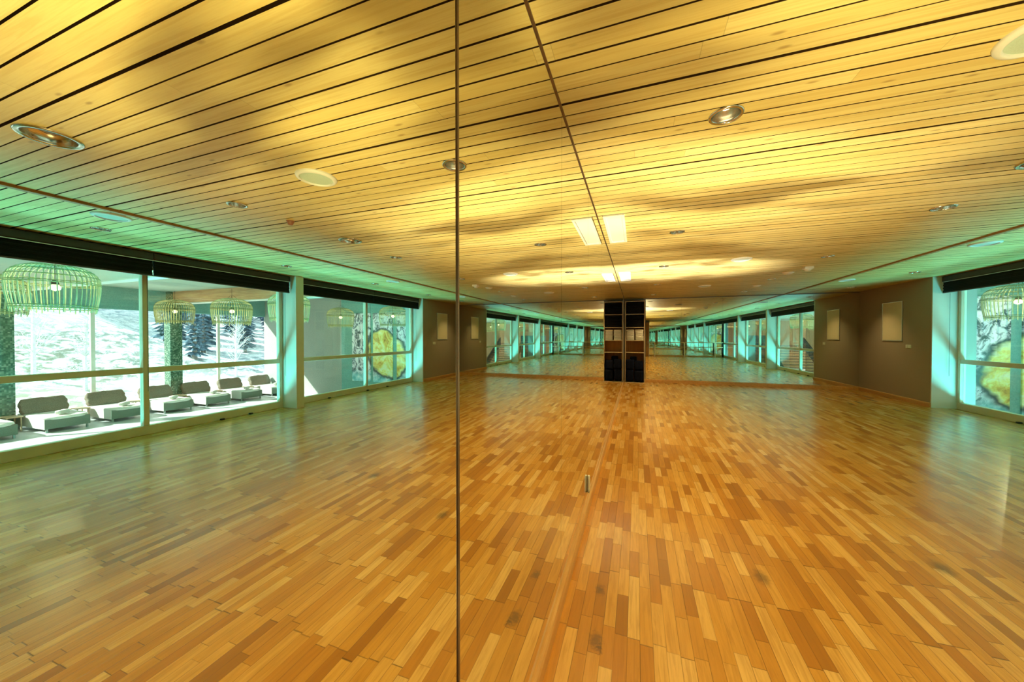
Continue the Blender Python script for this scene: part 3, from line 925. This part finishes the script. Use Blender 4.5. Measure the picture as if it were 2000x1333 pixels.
for k, (y, lab, sh) in enumerate(fl):
    o = proto if k == 0 else copy_tree(proto)
    o.location = (LX, y + .86, ZS)
    o.rotation_euler = (0, 0, -PI / 2)
    o['label'] = lab
    if k == 0:
        towel0 = tw = MB().cushion(-.17, .17, -.065, .065, 0, .11, n=6, wr=.06, seed=3).build('rolled_towel', M['towel'], smooth=True, cat='towel', group='rolled towels on the loungers')
        table0 = tb = empty('side_table', (0, 0, ZS), cat='side table', group='small teak tables between the loungers')
        MB().box(-.24, .24, -.15, .15, .40, .425).build('table_top', M['tan'], table0, bevel=.004)
        for sx in (-.20, .20):
            for sy in (-.12, .12):
                MB().box(sx - .012, sx + .012, sy - .012, sy + .012, 0, .40).build('leg', M['tan'], table0)
    else:
        tw = copy_tree(towel0); tb = copy_tree(table0)
    tw.location = (LX + .30, y + .42, ZS + .452)
    tw.rotation_euler = (0, 0, .9)
    tw['label'] = 'rolled white towel on the lounger ' + sh
    tb.location = (LX + 1.25, y - .21, ZS)
    tb['label'] = 'small pale teak table left of the lounger ' + sh

# rattan pendants
def pendant():
    t = empty('rattan_pendant', (0, 0, 0), cat='pendant lamp', group='rattan cage pendant lamps')
    prof = [(.14, 0.0), (.26, -.025), (.38, -.075), (.46, -.15), (.495, -.24), (.50, -.34), (.49, -.50), (.465, -.66), (.45, -.76)]
    mb = MB()
    for k in range(46):
        a = 2 * PI * k / 46
        ext = -.80 if k % 3 == 0 else -.765
        pp = prof + [(.447, ext)]
        mb.tube([(r * math.cos(a), r * math.sin(a), z) for r, z in pp], .0075, 4)
    mb.build('cage', M['rattan'], t)
    for r, z in ((.14, 0), (.30, -.04), (.425, -.11), (.487, -.20), (.501, -.30), (.501, -.325), (.462, -.69), (.456, -.725)):
        MB().tube([((r + .004) * math.cos(2 * PI * k / 40), (r + .004) * math.sin(2 * PI * k / 40), z) for k in range(40)], .007, 4, closed=True).build('hoop', M['rattand'], t)
    MB().tube([(0, 0, .30), (0, 0, -.27)], .004, 5).build('cord', M['rubber'], t)
    mb = MB()
    for k in range(3):
        a = 2 * PI * k / 3 + .4
        mb.tube([(0, 0, .12), (.14 * math.cos(a), .14 * math.sin(a), 0)], .003, 4)
    mb.build('hanger', M['rubber'], t)
    MB().lathe([(0, -.25), (.03, -.26), (.045, -.30), (.045, -.33), (0, -.33)], 16).build('socket', M['rubber'], t, smooth=True)
    MB().lathe([(.035, -.33), (.065, -.37), (.06, -.41), (0, -.44)], 16).build('bulb', M['pbulb'], t, smooth=True)
    return t
pp = pendant()
pend = [(8.73, 2.97, 2.72, 'large-looking rattan cage lamp near the left edge of the photo'), (11.2, 2.95, 2.72, 'rattan cage lamp half cut by the left edge of the photo'),
        (14.08, 7.26, 2.74, 'rattan cage lamp in front of the mosaic pillar'), (11.06, 7.13, 2.66, 'rattan cage lamp left of the white pillar, over the trees'),
        (8.72, 7.15, 2.72, 'rattan cage lamp just right of the white pillar'), (10.88, 11.06, 2.68, 'rattan cage lamp over the bare teal wall beside the log print'),
        (8.40, 11.15, 2.68, 'rattan cage lamp hanging in front of the log print'), (13.9, 3.0, 2.7, 'rattan cage lamp out over the loungers, left of the photo'),
        (8.7, -1.2, 2.7, 'rattan cage lamp outside the rear window'), (11.2, -1.2, 2.7, 'rattan cage lamp second from the rear window'), (8.7, -5.4, 2.7, 'rattan cage lamp rearmost in the hall')]
for k, (x, y, z, lab) in enumerate(pend):
    o = pp if k == 0 else copy_tree(pp)
    o.location = (x, y, z); o['label'] = lab
    light('pendant_glow', 'POINT', (x, y, z - .50), 18, (1.0, .88, .45), shadow_soft_size=0)

# staircase in the rear of the hall
t = empty('staircase', (9.6, -6.0, ZS), label='dark staircase with red-brown treads at the rear of the hall', cat='stairs')
for k in range(12):
    MB().box(0, 2.2, 4.6 - k * .29, 4.94 - k * .29, .17 * (k + 1) - .05, .17 * (k + 1)).build('tread', M['tread'], t)
mb = MB()
for sx in (-.08, 2.2):
    vs = [(sx, 5.0, 0), (sx, 5.0, .35), (sx, 1.2, 2.6), (sx, 1.2, 1.9), (sx, 4.4, 0)]
    a = [mb.bm.verts.new(v) for v in vs]; b = [mb.bm.verts.new((v[0] + .08, v[1], v[2])) for v in vs]
    mb.bm.faces.new(a); mb.bm.faces.new(b[::-1])
    for q in range(5): mb.bm.faces.new((a[q], a[(q + 1) % 5], b[(q + 1) % 5], b[q]))
mb.build('stringer', M['stairside'], t)
MB().box(7.6, 9.4, -5.2, -3.6, ZS, 1.6).build('bar_block', M['stairside'], label='dark block wall beside the staircase', cat='partition')
MB().box(12.2, 15.8, -5.4, -5.2, ZS, 2.9).build('timber_screen', M['warmwall'], label='amber timber screen wall in the rear of the hall', cat='screen')

# ------------------------------------------------------------------ outdoors
def hz(x, y):
    d = max(0.0, x - 19.5)
    base = ZS - .5 + .02 * d * d * (1 if d < 12 else 0) + ((2.9 + (d - 12) * .52) if d >= 12 else 0)
    n = .5 * math.sin(x * .35 + y * .22) + .35 * math.sin(y * .6 + 1.3 + x * .11) + .8 * math.sin(y * .09 + .5)
    q = min(1.0, max(0.0, (y - 7) / 14)); q = q * q * (3 - 2 * q)
    top = base + n * min(1, d / 8)
    return top * (1 - .62 * q) + (ZS - .5) * .62 * q
bm = bmesh.new()
nx, ny = 90, 120
gr = []
for i in range(nx + 1):
    x = 17.1 + (i / nx) ** 1.5 * 95
    rw = []
    for j in range(ny + 1):
        y = -50 + j * 1.35
        rw.append(bm.verts.new((x, y, hz(x, y))))
    gr.append(rw)
for i in range(nx):
    for j in range(ny):
        bm.faces.new((gr[i][j], gr[i + 1][j], gr[i + 1][j + 1], gr[i][j + 1]))
mb = MB(); mb.bm.free(); mb.bm = bm
mb.build('snowy_hill', M['snow'], smooth=True, kind='structure')

def conifer(hh, seed):
    rnd = random.Random(seed)
    t = empty('conifer', (0, 0, 0), cat='tree', group='snow-dusted conifers on the hillside')
    MB().tube([(0, 0, 0), (0, 0, hh)], [.16, .02], 6).build('trunk', M['bark'], t)
    mb = MB()
    L = int(hh * 3.2)
    for i in range(L):
        f = i / L
        z = hh * (.12 + .88 * f)
        R = hh * .115 * (1 - f) + .10
        nb_ = 9
        for k in range(nb_):
            a = 2 * PI * (k + rnd.random()) / nb_
            r = R * rnd.uniform(.7, 1.15)
            dz = -r * rnd.uniform(.25, .5)
            c, s_ = math.cos(a), math.sin(a)
            wq = r * .26
            p0 = Vector((0, 0, z)); p1 = Vector((c * r, s_ * r, z + dz))
            md = (p0 + p1) / 2 + Vector((0, 0, .05))
            sd = Vector((-s_, c, 0)) * wq
            v = [mb.bm.verts.new(q) for q in (p0, md + sd + Vector((0, 0, -.12)), p1, md - sd + Vector((0, 0, -.12)), md + Vector((0, 0, .06)))]
            mb.bm.faces.new((v[0], v[1], v[4])); mb.bm.faces.new((v[1], v[2], v[4])); mb.bm.faces.new((v[2], v[3], v[4])); mb.bm.faces.new((v[3], v[0], v[4]))
    mb.build('foliage', M['conifer'], t)
    return t
cp = [conifer(6.5, 1), conifer(9.0, 2), conifer(5.0, 4)]
rnd = random.Random(11)
cnt = 0
spots = []
for _ in range(2500):    # wooded part, further along the hill
    x = rnd.uniform(34, 66); y = x * rnd.uniform(.49, .76)
    if all((x - a) ** 2 + (y - b) ** 2 > 7.5 for a, b, c in spots) and len(spots) < 80:
        spots.append((x, y, rnd.choice([0, 1, 1])))
NF = len(spots)
spots += [(28, 15.3, 2), (33, 18.6, 2), (40, 12, 2), (47, 16, 0), (45, 3, 2), (52, 9, 0), (40, -6, 0), (48, -14, 1), (36, -18, 0)]
used = set()
for n, (x, y, c) in enumerate(spots):
    if c not in used: o = cp[c]; used.add(c)
    else: o = copy_tree(cp[c])
    o.location = (x, y, hz(x, y) - .2)
    o.rotation_euler = (0, 0, rnd.uniform(0, 6))
    s_ = rnd.uniform(.8, 1.25); o.scale = (s_, s_, s_)
    o['label'] = 'blue-green snow-dusted conifer in the wood on the far hillside' if n < NF else 'single conifer standing on the open snow slope'
    o['group'] = 'conifers of the far wood' if n < NF else 'lone conifers on the snow slope'

def bare_tree(x, y, hh, seed, lab):
    rnd = random.Random(seed)
    t = empty('bare_tree', (x, y, hz(x, y) - .1), label=lab, cat='tree')
    MB().tube([(0, 0, 0), (.05, .03, hh * .5), (.0, .1, hh)], [.09, .06, .02], 6).build('trunk', M['frostbark'], t)
    mb = MB()
    for k in range(60):
        z = rnd.uniform(.15, .95) * hh
        a = rnd.uniform(0, 6.28); L = (1.1 - z / hh) * hh * .42 * rnd.uniform(.5, 1)
        p0 = Vector((0, 0, z)); p1 = p0 + Vector((math.cos(a) * L * .6, math.sin(a) * L * .6, L * .7)); 
        mb.tube([p0, (p0 + p1) / 2 + Vector((0, 0, -.05)), p1], [.022, .014, .006], 4)
        for q in range(4):
            b0 = p0.lerp(p1, rnd.uniform(.3, .95)); a2 = rnd.uniform(0, 6.28); l2 = L * .35
            mb.tube([b0, b0 + Vector((math.cos(a2) * l2, math.sin(a2) * l2, l2 * .6))], [.010, .004], 3)
    mb.build('branches', M['frostbark'], t)
bare_tree(24.5, 15.7, 4.6, 1, 'frosted bare tree just outside the glazing beside the pale end wall')
bare_tree(26.0, 7.9, 6.0, 2, 'frosted bare tree outside between the two nearest mosaic pillars')
bare_tree(24.0, 8.8, 3.5, 5, 'small frosted shrub tree outside the nearest glazing')
